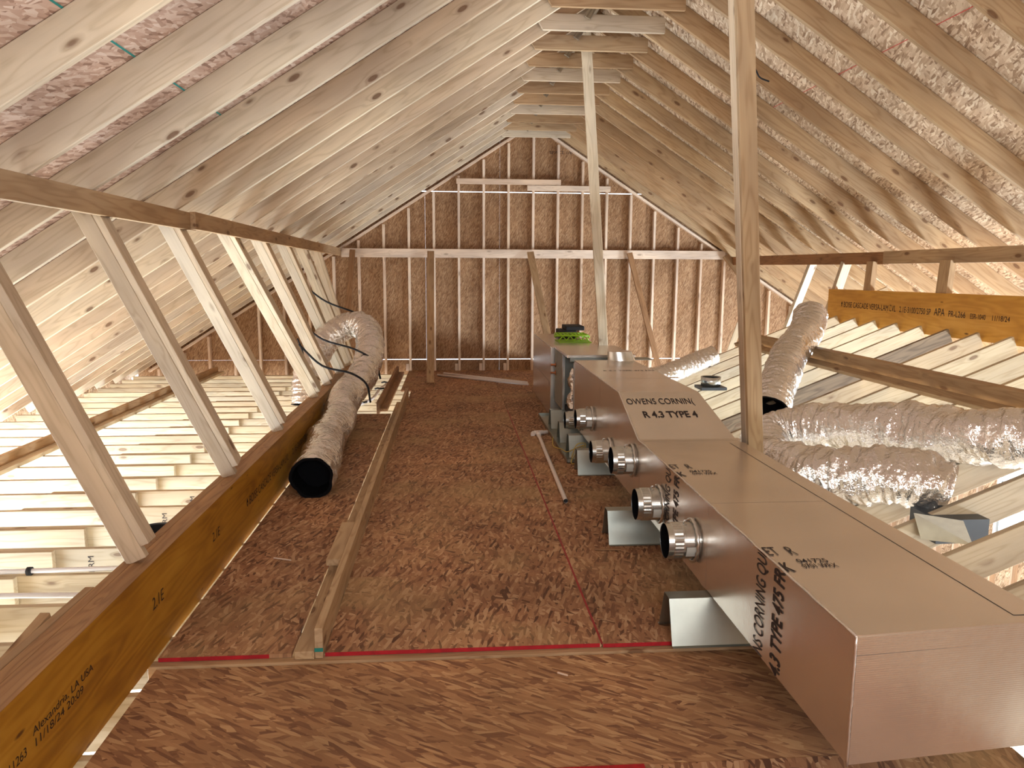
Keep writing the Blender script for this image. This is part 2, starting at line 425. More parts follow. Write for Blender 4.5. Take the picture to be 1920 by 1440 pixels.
# small webs seen above the ties
for k, y in enumerate(YT[:11]):
    if k % 1 == 0:
        o = board('ridge_cleat', (RX-.14, y-.075, 3.86), (RX-.02, y-.075, 4.06), .06, .03, 'weathered')
        nm = 'over the tie at the gable wall' if k == 0 else 'over the '+ORD[k+1]+' tie from the gable wall'
        setp(o, f'short slanted grey cleat at the peak, {nm}', 'cleat', 'cleats at the peak')

# ---------------------------------------------------------------- gable wall
wall = setp(empty('wall_far', (RX, YW, 0)), 'gable end wall of strand board on slim pine studs', 'wall', kind='structure')
RK = .05
def wz(x): return uz(x)+.17
yb = YW+.089
def wp(xs, zs): return [(x, z) for x, z in zip(xs, zs)]
def wallsheet(x0, x1, z0, z1):
    """sheet on the outside of the studs clipped by the roof"""
    xs = [x0+(x1-x0)*i/24 for i in range(25)]
    top = [(x, min(z1, wz(x))) for x in xs]
    if max(t[1] for t in top) <= z0: return
    top = [(x, max(z, z0)) for x, z in top]
    pts = [(x0, z0), (x1, z0)] + top[::-1]
    cl = []
    for p in pts:
        if not cl or (abs(p[0]-cl[-1][0])+abs(p[1]-cl[-1][1])) > 1e-5: cl.append(p)
    if abs(cl[0][0]-cl[-1][0])+abs(cl[0][1]-cl[-1][1]) < 1e-5: cl.pop()
    if len(cl) > 2: panel('wall_sheet', cl, .012, 'osb_wall', (0, yb, 0), (1, 0, 0), (0, 0, 1), wall)
XE0, XE1 = -5.1, 8.1
edges = [XE0, -4.07, -2.85, -1.63, -.41, .81, 2.03, 3.25, 4.47, 5.69, 6.91, XE1]
for a, b in zip(edges, edges[1:]):
    lo = .183 if (-1.7 < a < 3.3) else .178
    wallsheet(a, b-.001, -3.0, .177)
    wallsheet(a, b-.001, .188 if -1.7 < a < 3.3 else .179, 2.925)
    wallsheet(a, b-.001, 2.936, 4.3)
k0 = -13
for k in range(-13, 20):
    x = .137+.4065*k
    top = uz(x)-RK-.06
    if top < -.2 or x < -4.9: continue
    board('stud', (x, YW+.045, -.30), (x, YW+.045, top), .089, .038, 'stud', up=(0, 1, 0), parent=wall)
for side in (-1, 1):
    xa = RX+side*.46; xe = -4.9 if side < 0 else 7.7
    f = lambda x: uz(x)-.05
    board('rake_plate', (RX, YW+.045, f(RX)), (xe, YW+.045, f(xe)), .038, .089, 'stud', up=(0, 0, 1), parent=wall)
for z, x0, x1, mt in ((1.935, -1.76, 4.60, 'tan'),):
    o = board('wall_girt', (x0, YW-.02, z), (x1, YW-.02, z), .14, .038, 'stud')
    setp(o, 'long pale board running across the gable wall at purlin height', 'girt')
o = board('wall_girt', (.10, YW-.02, 3.085), (1.80, YW-.02, 3.085), .085, .038, 'stud'); setp(o, 'short pale board high on the gable wall, the left of two', 'girt')
o = board('wall_girt', (1.25, YW-.02+.0, 2.992), (2.62, YW-.02, 2.992), .085, .038, 'stud'); setp(o, 'short pale board high on the gable wall, the lower right of two', 'girt')
# stamp on the wall
textobj('lettering', 'SPACE 1/8 IN', 'ink', (1.62, yb-.0015, 3.55), (1, 0, 0), (0, 0, 1), .05, wall, 1.2)
# window niche and sill low on the left of the gable wall
board('sill', (-1.55, YW+.045, .52), (-1.12, YW+.045, .52), .089, .038, 'tan', up=(0, 1, 0), parent=wall)
# blocks in the bottom bays
for k in range(-2, 3):
    x = .137+.4065*k
    board('blocking', (x-.05, YW+.03, .0), (x-.05, YW+.03, .12), .06, .05, 'stud', up=(0, 1, 0), parent=wall)

# ---------------------------------------------------------------- purlins
o = board('purlin', (-1.80, .2, 2.005), (-1.80, 5.62, 1.985), .118, .038, 'tan'); setp(o, 'brown-faced purlin board under the left rafters, the near length', 'purlin')
o = board('purlin', (-1.762, 5.50, 1.99), (-1.78, YW-.05, 1.945), .118, .038, 'tan'); setp(o, 'tan purlin board under the left rafters, the far length meeting the gable wall', 'purlin')
o = board('purlin', (4.68, 7.9, 1.815), (4.68, YW-.05, 1.84), .135, .038, 'brown'); setp(o, 'darker brown purlin board under the right rafters, the far length', 'purlin')
o = board('purlin', (4.66, .6, 1.82), (4.66, 7.98, 1.82), .135, .038, 'tan'); setp(o, 'tan purlin board under the right rafters, the near length', 'purlin')

# ---------------------------------------------------------------- floor joists
JY = [12.35-.4085*k for k in range(0, 31)]
JD, JZ = .235, -.018
for k, y in enumerate(JY):
    JI = JZ if y > 3.10 else -.052
    nm = 'nearest the gable wall' if k == 0 else ORD[k+1]+' from the gable wall'
    o = board('floor_joist', (-5.0, y, JZ-JD/2), (-2.39, y, JZ-JD/2), JD, .038, 'joist'); setp(o, f'pale outer floor joist reaching to the left eave, {nm}', 'joist', 'outer joists left of the laminated beam')
    o = board('floor_joist', (-3.02, y+.0395, JI-JD/2), (2.0, y+.0395, JI-JD/2), JD, .038, 'joist'); setp(o, f'pine floor joist passing under the laminated beam and deck, {nm}', 'joist', 'inner joists under the deck')
    o = board('deck_nailer', (-2.6, y-.05, JZ-.02), (-2.4, y-.05, JZ-.02), .03, .06, 'joist') if False else None
bpy.context.view_layer.update()
for yj, x in ((5.81, -1.97), (5.40, -2.03), (4.58, -2.17)):
    k = min(range(len(JY)), key=lambda i: abs(JY[i]+.0395-yj))
    jo = [o for o in C.objects if o.name.startswith('floor_joist') and abs(o.location.y-(JY[k]+.0395)) < 1e-3 and abs(o.location.x+3.02) < 1e-3][0]
    textobj('lettering', '2 PRM', 'ink', (x, JY[k]+.0395-.0205, -.215), (0, 0, 1), (-1, 0, 0), .035, jo, width=.15)
# right vault joists
def vz(x): return .4*x-.66
VY = [9.10-.4085*k for k in range(0, 19)]
for k, y in enumerate(VY):
    nm = 'farthest away' if k == 0 else ORD[k+1]+' from the far end'
    x1 = 4.57 if y < 9.0 else 5.4
    mt = 'weathered' if k in (6,) else 'joist'
    D = .184/math.cos(math.atan(.4))
    o = board('vault_joist', (2.02, y, vz(2.02)-D/2), (x1, y, vz(x1)-D/2), .184, .038, mt, cut0=.4, cut1=.4)
    setp(o, f'{"grey weathered" if mt=="weathered" else "pale"} sloping vault joist right of the ducts, {nm}', 'joist', 'sloping joists of the right vault')

# strongbacks
def combo(name, label, cat, parts, loc):
    r = setp(empty(name, loc), label, cat)
    for p in parts: board(*p[:-1], parent=r) if not isinstance(p[-1], dict) else board(*p[:-1], parent=r, **p[-1])
    return r
combo('strongback', 'long brown L-shaped strongback lying across the left joists', 'strongback', [('flat_board', (-3.72, 2.0, .001), (-3.72, YW-.1, .001), .088, .038, 'joist', {'up': (1, 0, 0)}), ('upright_board', (-3.83+.045, 2.0, .052), (-3.785, YW-.1, .052), .10, .038, 'tan', {})], (-3.75, 2, 0))
xs = 3.62
combo('strongback', 'brown L-shaped strongback crossing the sloping right joists under the flex duct', 'strongback', [('upright_board', (xs, 2.4, vz(xs)+.075), (xs, 9.2, vz(xs)+.075), .14, .038, 'tan', {'up': (-.37, 0, .93)}), ('flat_board', (xs-.07, 2.4, vz(xs-.07)+.024), (xs-.07, 9.2, vz(xs-.07)+.024), .088, .036, 'tan', {'up': (.93, 0, .37)})], (xs, 2.4, vz(xs)))

# ---------------------------------------------------------------- laminated beams
b = setp(empty('laminated_beam', (-1.35, 1, 0)), 'long orange laminated beam along the left edge of the deck', 'beam')
for i, x in enumerate((-1.29, -1.3345, -1.379)):
    board('ply', (x-.022, .6, .1935), (x-.022, 10.4, .1935), .423, .0435, ['lvl', 'lvl_edge', 'lvl_edge'][i], parent=b, bev=.001)
board('ply', (-1.3125, .6, .4054), (-1.3125, 10.4, .4054), .0435, .002, 'lvl_edge', up=(1, 0, 0), parent=b, bev=0)
xf = -1.289
for body, y, z, h, w in (('2.1E', 3.22, .20, .055, .13), ('2.1E', 4.06, .20, .052, .13), ('FKSD PAD-11263', 1.93, .20, .030, .30), ('Alexandria, LA USA', 2.27, .235, .028, .40), ('11/18/24 20:09', 2.27, .195, .028, .32), ('\u25ca BOISE CASCADE VERSA-LAM LVL', 4.75, .175, .055, 1.25), ('2.1E-3100/2750 SP', 6.15, .175, .05, .8)):
    textobj('lettering', body, 'ink', (xf, y, z), (0, 1, 0), (0, 0, 1), h, b, width=w)
o = board('plate_board', (-1.46, .6, .32), (-1.46, 3.05, .32), .14, .038, 'tan'); setp(o, 'tan board nailed to the outside of the left beam in the foreground', 'board')
o = board('wood_block', (-1.52, 2.55, .30), (-1.50, 2.80, .36), .09, .038, 'tan'); setp(o, 'notched offcut block behind the near end of the left beam', 'block')
b2 = setp(empty('laminated_beam', (4.6, 5, 1.2)), 'golden laminated beam carrying the sloping joists on the right', 'beam')
board('ply', (4.60, 1.6, 1.30), (4.60, 9.0, 1.26), .40, .044, 'lvl_gold', parent=b2, bev=.001)
board('ply', (4.645, 1.6, 1.30), (4.645, 9.0, 1.26), .40, .044, 'lvl_gold', parent=b2, bev=.001)
for body, ya, w, h in (('\u25ca BOISE CASCADE VERSA-LAM LVL', 8.68, 1.12, .062), ('2.1E-3100/2750 SP', 7.50, .52, .058), ('APA', 6.93, .16, .07), ('PR-L266', 6.72, .24, .055), ('ESR-1040', 6.42, .20, .045), ('11/18/24', 6.15, .22, .045)):
    textobj('lettering', body, 'ink', (4.576, ya, 1.262), (0, -1, 0), (0, 0, 1), h, b2, width=w)

# ---------------------------------------------------------------- struts between left beam and purlin
ST = [(3.27, 3.26, None), (4.66, 4.22, 0), (5.99, 5.40, 0), (7.60, 6.72, 0), (8.43, 7.80, 0), (9.35, 8.90, 0), (10.1, 9.95, 0), (11.0, 11.0, 0)]
words = ['nearest the camera', 'second from the camera', 'third from the camera', 'fourth from the camera', 'fifth from the camera', 'sixth from the camera', 'seventh from the camera', 'farthest back']
for i, (y0, y1, _) in enumerate(ST):
    B = Vector((-1.32, y0, .408 if i < 7 else .02)); T = Vector((-1.88, y1, 1.96))
    if i == 0: T = Vector((-1.83, 3.26, 1.53))
    d = (T-B).normalized(); T2 = B+d*((T-B).length+.14)
    xw = Vector((1, 0, 0)); xw = (xw-d*xw.dot(d)).normalized()
    yv = d.cross(xw).normalized()
    if yv.y < 0: yv = -yv
    r = setp(empty('purlin_strut', tuple(B)), f'doubled pine strut from left beam to purlin, {words[i]}', 'strut', 'struts between left beam and purlin')
    if i == 0: T2 = B+d*1.72
    A0 = B-xw*.03; 
    board('face_board', A0+d*.02, T2-xw*.03, .089, .038, 'pine', up=tuple(xw), parent=r)
    board('edge_board', B+xw*.034+d*.07+yv*.026, T2-d*.06+xw*.034+yv*.026, .089, .038, 'pine', up=tuple(yv), parent=r)

# braces at the gable wall
def brace(p0, p1, w, t, mt, label, up=(0, 1, 0)):
    o = board('wall_brace', p0, p1, w, t, mt, up=up); setp(o, label, 'brace')
brace((-1.66, 12.1, .30), (-1.57, 12.60, 1.98), .089, .038, 'brown', 'brown brace leaning at the far left of the gable wall', up=(1, 0, 0))
brace((-.305, 11.07, .03), (-.32, 12.60, 1.96), .11, .038, 'tan', 'tall tan brace standing on the deck before the gable wall', up=(1, 0, 0))
brace((1.55, 11.0, .03), (1.30, 12.60, 1.96), .11, .038, 'tan', 'tan brace leaning behind the air handler', up=(1, 0, 0))
brace((3.42, 12.2, .02), (2.95, 12.60, 1.96), .089, .038, 'brown', 'brown brace leaning right at the gable wall', up=(1, 0, 0))
brace((4.30, 11.6, .25), (4.95, 12.2, 1.55), .089, .05, 'pine', 'pale brace leaning beside the near post', up=(1, 0, 0))
brace((4.95, 12.3, 1.35), (4.56, 12.55, 1.93), .11, .038, 'tan', 'short knee brace where girt meets the right purlin', up=(1, 0, 0))
brace((4.63, 10.3, .75), (4.72, 9.75, 1.78), .10, .06, 'pine', 'slanting strut under the right purlin, second left of the golden beam', up=(1, 0, .2))
brace((4.60, 9.25, .72), (4.70, 8.85, 1.78), .11, .06, 'pine', 'slanting strut under the right purlin just left of the golden beam', up=(1, 0, .2))
brace((4.62, 8.18, 1.42), (4.64, 8.18, 1.78), .13, .06, 'tan', 'short upright strut on the golden beam, the left one', up=(0, 1, 0))
brace((4.62, 6.88, 1.43), (4.64, 6.88, 1.78), .16, .06, 'tan', 'short upright strut on the golden beam, the right one', up=(0, 1, 0))

# ridge posts
def post(label, B, T, w, t, mt='pine'):
    B = Vector(B); T = Vector(T)
    r = setp(empty('ridge_post', tuple(B)), label, 'post')
    board('face_board', B, T, w, t, mt, up=(1, 0, 0), parent=r)
    return r
r = post('tall two-ply pine post right of the long duct, nearest the camera', (2.03, 4.76, -.02), (1.36, 3.87, 4.04), .096, .038, 'tan')
board('back_board', (2.00, 4.82, -.02), (1.33, 3.93, 4.04), .038, .088, 'pine', up=(1, 0, 0), parent=r)
r = post('slim pale post rising from behind the air handler to the ridge', (1.84, 8.80, -.02), (1.36, 8.0, 4.05), .10, .038, 'pine')
board('back_board', (1.88, 8.86, -.02), (1.40, 8.06, 4.05), .05, .07, 'pine', up=(1, 0, 0), parent=r)

# ---------------------------------------------------------------- deck
deck = setp(empty('floor', (0, 5, 0)), 'reddish strand board deck of the attic walkway', 'floor', kind='structure')
TH = .018
def sheet(x0, x1, y0, y1, mt='osb_deck', z=0.0):
    return panel('deck_sheet', [(x0, y0), (x1, y0), (x1, y1), (x0, y1)], TH, mt, (0, 0, z), (1, 0, 0), (0, 1, 0), deck)
ye = 3.19
for x0, x1, ys in ((-1.268, -.705, (ye, 5.60, 8.04, 8.86)), (-.560, .667, (ye, 4.02, 6.46, 8.90, 11.34, YW+.08)), (.672, 1.90, (ye-.006, 5.70, 8.14, 10.58, YW+.08)), (1.902, 2.0, (ye-.006, YW+.08))):
    for a, b_ in zip(ys, ys[1:]): sheet(x0, x1, a, b_-.0022)
sheet(-.705, -.560, 10.6, YW+.08)
bm = bmesh.new()
bm_box(bm, -1.268, -.80, ye-.0025, ye, -TH, -.0005); bm_box(bm, -.560, .660, ye-.0025, ye, -TH, -.0005); bm_box(bm, .674, 2.0, ye-.0085, ye-.006, -TH, -.0005)
from_bm('edge_paint', bm, 'red', deck)
bm = bmesh.new(); bm_box(bm, .664, .674, ye, 9.0, -.006, .0008)
from_bm('red_seam', bm, 'redline', deck)
o = board('rim_joist', (-1.30, ye-.012, JZ-.12), (2.0, ye-.012, JZ-.12), .235, .055, 'tan'); setp(o, 'tan rim joist showing below the red painted deck edge', 'joist')
panel('deck_sheet', [(-1.262, 2.375), (2.0, 2.375), (2.0, ye-.045), (-1.262, ye-.045)], TH, 'osb_near', (0, 0, -.030), (1, 0, 0), (0, 1, 0), deck)
panel('deck_sheet', [(-1.262, .6), (2.0, .6), (2.0, 2.37), (-1.262, 2.37)], TH, 'osb_deck', (0, 0, -.026), (1, 0, 0), (0, 1, 0), deck)
bm = bmesh.new(); bm_box(bm, .13, .655, 2.345, 2.371, -.0265, -.0235); from_bm('edge_paint', bm, 'red', deck)
# curb of two boards along the deck
combo('deck_curb', 'long pine curb of flat and upright boards running down the deck', 'curb', [
    ('flat_board', (-.645, 3.165, .001), (-.645, 9.55, .001), .085, .036, 'tan', {'up': (1, 0, 0)}),
    ('upright_board', (-.583, 3.17, .052), (-.583, 10.05, .052), .138, .036, 'tan', {}),
    ('scab_block', (-.640, 3.98, .102), (-.640, 4.60, .102), .078, .036, 'tan', {'up': (1, 0, 0)})], (-.62, 3.2, 0))
bm = bmesh.new(); bm_box(bm, -.6015, -.5645, 3.1675, 3.1695, .015, .032)
combo('deck_curb', 'shorter dark brown curb boards at the far left end of the deck', 'curb', [
    ('flat_board', (-.80, 8.98, .02), (-.80, 12.3, .02), .085, .036, 'brown', {'up': (1, 0, 0)}),
    ('upright_board', (-.86, 8.90, .06), (-.86, 12.3, .06), .138, .036, 'brown', {})], (-.83, 9, 0))
cb = [o for o in C.objects if o.name.startswith('deck_curb')][0]
from_bm('paint_band', bm, 'chalkg', cb)

# ---------------------------------------------------------------- supply duct (long foil box)
X0, X1, ZB = 1.17, 1.82, .20
duct = setp(empty('supply_duct', (X0, 2.0, ZB)), 'long foil-faced duct board trunk running back to the air handler', 'duct')
prof = [(2.0, .613), (4.615, .613), (5.21, .82), (7.15, .82)]
def shell(name, prof, x0, x1, zb, parent, skew=0.0, mat='foil', tap=None):
    bm = bmesh.new(); L = []; Rr = []
    for i, (y, z) in enumerate(prof):
        sk = skew if i == 0 else 0
        L.append((bm.verts.new((x0, y, zb)), bm.verts.new((x0, y, z)))); xr = x1 if tap is None else tap[i]; Rr.append((bm.verts.new((xr, y+sk, zb)), bm.verts.new((xr, y+sk, z))))
    for i in range(len(prof)-1):
        bm.faces.new((L[i][0], L[i][1], L[i+1][1], L[i+1][0])); bm.faces.new((Rr[i][0], Rr[i+1][0], Rr[i+1][1], Rr[i][1]))
        bm.faces.new((L[i][1], Rr[i][1], Rr[i+1][1], L[i+1][1])); bm.faces.new((L[i][0], L[i+1][0], Rr[i+1][0], Rr[i][0]))
    bm.faces.new((L[0][0], Rr[0][0], Rr[0][1], L[0][1])); bm.faces.new((L[-1][0], L[-1][1], Rr[-1][1], Rr[-1][0]))
    bmesh.ops.recalc_face_normals(bm, faces=bm.faces)
    bmesh.ops.bevel(bm, geom=[e for e in bm.edges], offset=.005, segments=2, affect='EDGES')
    return from_bm(name, bm, mat, parent)
shell('duct_body', prof, X0, X1, ZB, duct, .06, tap=(1.85, 1.80, 1.745, 1.74))
# taped edges and joints
def strip(parent, pts, w, nrm, name='foil_tape', mat='foiltape', wob=.0):
    bm = bmesh.new(); P = [Vector(p) for p in pts]; n = Vector(nrm).normalized(); prev = None
    for i in range(len(P)-1):
        d = (P[i+1]-P[i]).normalized(); s = d.cross(n)*w/2
        q = [bm.verts.new(x+n*.0004) for x in (P[i]-s, P[i]+s, P[i+1]+s, P[i+1]-s)]; bm.faces.new(q)
    return from_bm(name, bm, mat, parent)
bm = bmesh.new()
edge = []
for (y0, z0), (y1, z1) in zip(prof, prof[1:]):
    n = int((y1-y0)/.06)
    for i in range(n): edge.append((X0, y0+(y1-y0)*i/n, z0+(z1-z0)*i/n))
edge.append((X0, prof[-1][0], prof[-1][1]))
rr = random.Random(3)
tube(bm, [(x+rr.uniform(-.0015, .0015), y, z+rr.uniform(-.0015, .0015)) for x, y, z in edge], .0042, 6)
tube(bm, [(X0+rr.uniform(-.001, .001), 2.0, ZB+.413*i/12) for i in range(13)], .0036, 6)
o = from_bm('edge_tape', bm, 'foiltape', duct)
for y, z in ((3.32, .613), (4.60, .613), (5.93, .82)):
    strip(duct, [(X0, y, z), (X1, y, z)], .07, (0, 0, 1), mat='foil'); strip(duct, [(X0, y, z), (X0, y, ZB)], .07, (-1, 0, 0), mat='foil')
strip(duct, [(X1-.045, 2.10, .6145), (X1-.06, 4.5, .6145)], .09, (0, 0, 1), mat='foil')
strip(duct, [(X0, 1.9985, .55), (X1, 2.0585, .55)], .004, (0, -1, 0), mat='foil')
# printing on the board: runs up the side, then on across the top
for y in (2.635, 3.90):
    textobj('lettering', 'NS CORNING QUI', 'ink', (X0-.002, y, .205), (0, 0, 1), (0, 1, 0), .085, duct, width=.405)
    textobj('lettering', 'ET', 'ink', (X0+.006, y, .6155), (1, 0, 0), (0, 1, 0), .085, duct, width=.05)
    textobj('lettering', 'R', 'ink', (X0+.092, y, .6155), (1, 0, 0), (0, 1, 0), .085, duct, width=.03)
    textobj('lettering', '4.3 TYPE 475 FR', 'ink', (X0-.002, y-.155, .205), (0, 0, 1), (0, 1, 0), .083, duct, width=.405, bold=.022)
    textobj('lettering', 'K', 'ink', (X0+.006, y-.155, .6155), (1, 0, 0), (0, 1, 0), .083, duct, width=.035, bold=.022)
    textobj('lettering', '041725', 'ink', (X0+.085, y-.078, .6155), (1, 0, 0), (0, 1, 0), .036, duct, width=.115, bold=.01)
    textobj('lettering', '0701 WRX', 'ink', (X0+.085, y-.125, .6155), (1, 0, 0), (0, 1, 0), .036, duct, width=.13, bold=.01)
sd = Vector((0, 5.21-4.615, .82-.613)).normalized(); sn = Vector((0, -sd.z, sd.y))
def sl(x, t): return Vector((x, 4.615, .613))+sd*t+sn*.002
textobj('lettering', 'OWENS CORNIN(', 'ink', sl(X0+.025, .455), (1, 0, 0), sd, .08, duct, width=.47)
textobj('lettering', 'R 4.3 TYPE 4', 'ink', sl(X0+.10, .275), (1, 0, 0), sd, .08, duct, width=.37, bold=.022)
textobj('lettering', 'R 4.3 TYPE 475 FRK', 'ink', (X0+.12, 6.35, .8225), (1, 0, 0), (0, 1, 0), .045, duct, width=.46)

# take-off collars
def collar(y, z, r, L, label, xo=X0):
    e = setp(empty('takeoff_collar', (xo, y, z)), label, 'duct collar', 'round metal take-off collars on the long duct')
    bm = bmesh.new(); seg = 60
    def ring(x, rad, cr=0): return [bm.verts.new((x, y+rad*(1+(cr if k % 2 else 0))*cos(2*pi*k/seg), z+rad*(1+(cr if k % 2 else 0))*sin(2*pi*k/seg))) for k in range(seg)]
    xs = [(xo+.01, r*1.0, 0), (xo-L*.30, r, 0), (xo-L*.45, r, 0), (xo-L*.46, r*1.015, 0), (xo-L*.50, r*1.015, 0), (xo-L*.52, r, 0), (xo-L*.53, r*.99, .03), (xo-L*.80, r*.985, .03), (xo-L*.82, r*.97, 0), (xo-L, r*.965, 0), (xo-L, r*.95, 0), (xo+.01, r*.95, 0)]
    rs = [ring(*q) for q in xs]
    for a, b_ in zip(rs, rs[1:]):
        for k in range(seg):
            f = bm.faces.new((a[k], a[(k+1) % seg], b_[(k+1) % seg], b_[k]))
    bmesh.ops.recalc_face_normals(bm, faces=bm.faces)
    from_bm('sleeve', bm, 'galv', e)
    bm = bmesh.new(); nt = 36
    tube(bm, [(xo-.018+.004*(k % 2), y+(r+.012)*cos(2*pi*k/nt), z+(r+.012)*sin(2*pi*k/nt)) for k in range(nt+1)], .009, 8, caps=False)
    from_bm('flange_ring', bm, 'galv', e)
    bm = bmesh.new()
    q = [[bm.verts.new((x, y+rad*cos(2*pi*k/32), z+rad*sin(2*pi*k/32))) for k in range(32)] for x, rad in ((xo-L+.004, r*.945), (xo-.03, r*.94))]
    for k in range(32): bm.faces.new((q[0][k], q[0][(k+1) % 32], q[1][(k+1) % 32], q[1][k]))
    bm.faces.new(q[1]); from_bm('bore_shade', bm, 'liner_shade', e)  # black cup puts the shade inside the metal sleeve into colour
    bm = bmesh.new()
    tube(bm, [(xo-L*.42, y-.008, z+r-.002), (xo-L*.42, y-.01, z+r+.014), (xo-L*.36, y-.012, z+r+.018), (xo-L*.30, y-.008, z+r+.010)], .003, 6)
    from_bm('damper_wingnut', bm, 'galv', e)
    a0 = radians(182); a1 = radians(218); bm = bmesh.new(); q = []
    for k in range(5):
        a = a0+(a1-a0)*k/4; q.append((bm.verts.new((xo-L*.44, y+(r*1.02)*cos(a), z+(r*1.02)*sin(a))), bm.verts.new((xo-L*.12, y+(r*1.02)*cos(a), z+(r*1.02)*sin(a)))))
    for a, b_ in zip(q, q[1:]): bm.faces.new((a[0], b_[0], b_[1], a[1]))
    from_bm('sticker', bm, 'label', e)
names = ['nearest the camera', 'second from the camera', 'third from the camera', 'fourth from the camera, set lower', 'fifth from the camera', 'farthest and smallest']
for (y, z, r), nm in zip(((3.46, .375, .088), (4.06, .37, .090), (4.72, .455, .090), (5.42, .345, .084), (6.14, .45, .084), (6.72, .325, .080)), names):
    collar(y, z, r, .15, f'round galvanised take-off collar on the long duct, {nm}')

# saddles that carry the duct
def saddle(y, x0, h, label, wb=.11, name='duct_saddle', x1=1.95, mt='saddle'):
    bm = bmesh.new(); wt = wb*.35
    pr = [(-wb-.02, .003), (-wb, .003), (-wt, h), (wt, h), (wb, .003), (wb+.02, .003)]
    a = [bm.verts.new((x0, y+p, q)) for p, q in pr]; c = [bm.verts.new((x1, y+p, q)) for p, q in pr]
    for i in range(5): bm.faces.new((a[i], a[i+1], c[i+1], c[i]))
    o = from_bm(name, bm, mt); md = o.modifiers.new('t', 'SOLIDIFY'); md.thickness = .002
    setp(o, label, 'saddle')
saddle(3.24, .975, .195, 'folded grey metal saddle under the near duct, closest to camera')
saddle(4.52, .955, .195, 'folded grey metal saddle under the duct between the second and third collars')
saddle(6.12, 1.03, .195, 'folded grey metal saddle just in front of the drain pan', .10)

# drain pan and its supports
pan = setp(empty('drain_pan', (1.3, 7.3, 0)), 'shallow grey drain pan under the air handler', 'pan')
bm = bmesh.new(); x0, x1, y0, y1 = 1.0, 1.98, 6.42, 8.62
bm_box(bm, x0, x1, y0, y1, .004, .008); bm_box(bm, x0, x0+.004, y0, y1, .004, .035); bm_box(bm, x1-.004, x1, y0, y1, .004, .035); bm_box(bm, x0, x1, y0, y0+.004, .004, .035); bm_box(bm, x0, x1, y1-.004, y1, .004, .035)
from_bm('tray', bm, 'saddle', pan)
for y, nm in ((6.72, 'nearest in the drain pan'), (7.32, 'middle one in the drain pan'), (7.98, 'farthest in the drain pan')):
    saddle(y, 1.05, .19, f'boxy grey support block under the air handler, {nm}', .12, 'pan_support', 1.80)

# ---------------------------------------------------------------- air handler and return box
ah = setp(empty('air_handler', (1.2, 8, .2)), 'grey air handler cabinet with foil insulated lid between the duct boxes', 'air handler')
bm = bmesh.new(); bm_box(bm, X0, 1.74, 7.92, 8.50, .20, .79); from_bm('cabinet', bm, 'cabinet', ah)
bm = bmesh.new(); bm_box(bm, X0+.03, 1.76, 7.16, 7.92, .20, .26); bm_box(bm, 1.70, 1.76, 7.16, 7.92, .26, .79); bm_box(bm, X0+.35, 1.70, 7.2, 7.92, .26, .75); from_bm('dark_interior', bm, 'black', ah)
bm = bmesh.new(); bm_box(bm, X0-.004, X0+.02, 7.88, 7.92, .20, .79); bm_box(bm, X0-.004, X0+.02, 7.155, 7.18, .20, .79); from_bm('frame_strip', bm, 'galv', ah)
bm = bmesh.new(); bm_box(bm, X0-.005, 1.86, 7.56, 8.54, .79, .826)
bmesh.ops.bevel(bm, geom=list(bm.edges), offset=.006, segments=1, affect='EDGES'); from_bm('lid', bm, 'foil', ah)
bm = bmesh.new(); bm_box(bm, X0+.02, 1.80, 7.54, 7.56, .76, .80); bm_box(bm, 1.62, 1.97, 7.3, 7.5, .80, .806); from_bm('lid_rim', bm, 'cabinet', ah)
bm = bmesh.new()
rr = random.Random(9)
tube(bm, catmull([(X0+.10, 7.66, .24), (X0+.07, 7.70, .35), (X0+.11, 7.68, .46), (X0+.08, 7.72, .56), (X0+.12, 7.70, .66)], 5), .05, 12, rf=lambda s, a, k: 1+.25*sin(a*3+s*30)+rr.uniform(-.12, .12))
from_bm('foil_wrap', bm, 'flex', ah)
bm = bmesh.new()
for z in (.62, .53): tube(bm, [(X0+.02, 8.42, z), (X0-.06, 8.42, z)], .012, 10); tube(bm, [(X0-.003, 8.42, z), (X0-.012, 8.42, z)], .026, 12)
from_bm('line_stub', bm, 'copper', ah)
rb = setp(empty('return_box', (1.13, 9.5, 0)), 'tall foil-faced return air box standing behind the air handler', 'duct box')
shell('box_body', [(8.60, .80), (10.45, .80)], 1.135, 1.70, .0, rb)
bm = bmesh.new(); rr = random.Random(4)
tube(bm, [(1.135+rr.uniform(-.004, .004), 8.60+.1*i, .80) for i in range(19)], .004, 6); tube(bm, [(1.14+i*.045, 8.60, .80+rr.uniform(-.004, .006)) for i in range(13)], .006, 6)
from_bm('edge_tape', bm, 'foiltape', rb)
strip(rb, [(1.133, 8.72, .36), (1.133, 10.43, .36)], .06, (-1, 0, 0), mat='foil')

# lime rack, dark box, metal boot on top
lr = setp(empty('plastic_rack', (1.5, 9.3, .81)), 'bright lime plastic rack lying on the return box', 'rack')
bm = bmesh.new(); yy = 9.12
for y in (9.12, 9.50):
    zz = [(1.30+.045*i, y, .83+(.05 if i % 2 else .0)) for i in range(9)]
    tube(bm, zz, .010, 6)
    tube(bm, [(1.30, y, .886), (1.66, y, .886)], .011, 6)
for i in range(9): tube(bm, [(1.30+.045*i, 9.12, .888), (1.30+.045*i, 9.50, .888)], .009, 6)
tube(bm, [(1.30, 9.12, .886), (1.27, 9.30, .87), (1.30, 9.50, .886)], .011, 6); tube(bm, [(1.66, 9.12, .886), (1.70, 9.3, .85), (1.66, 9.50, .886)], .011, 6)
from_bm('lattice', bm, 'lime', lr)
bm = bmesh.new(); bm_box(bm, 1.30, 1.70, 9.10, 9.52, .802, .808); from_bm('base_sheet', bm, 'lime', lr)
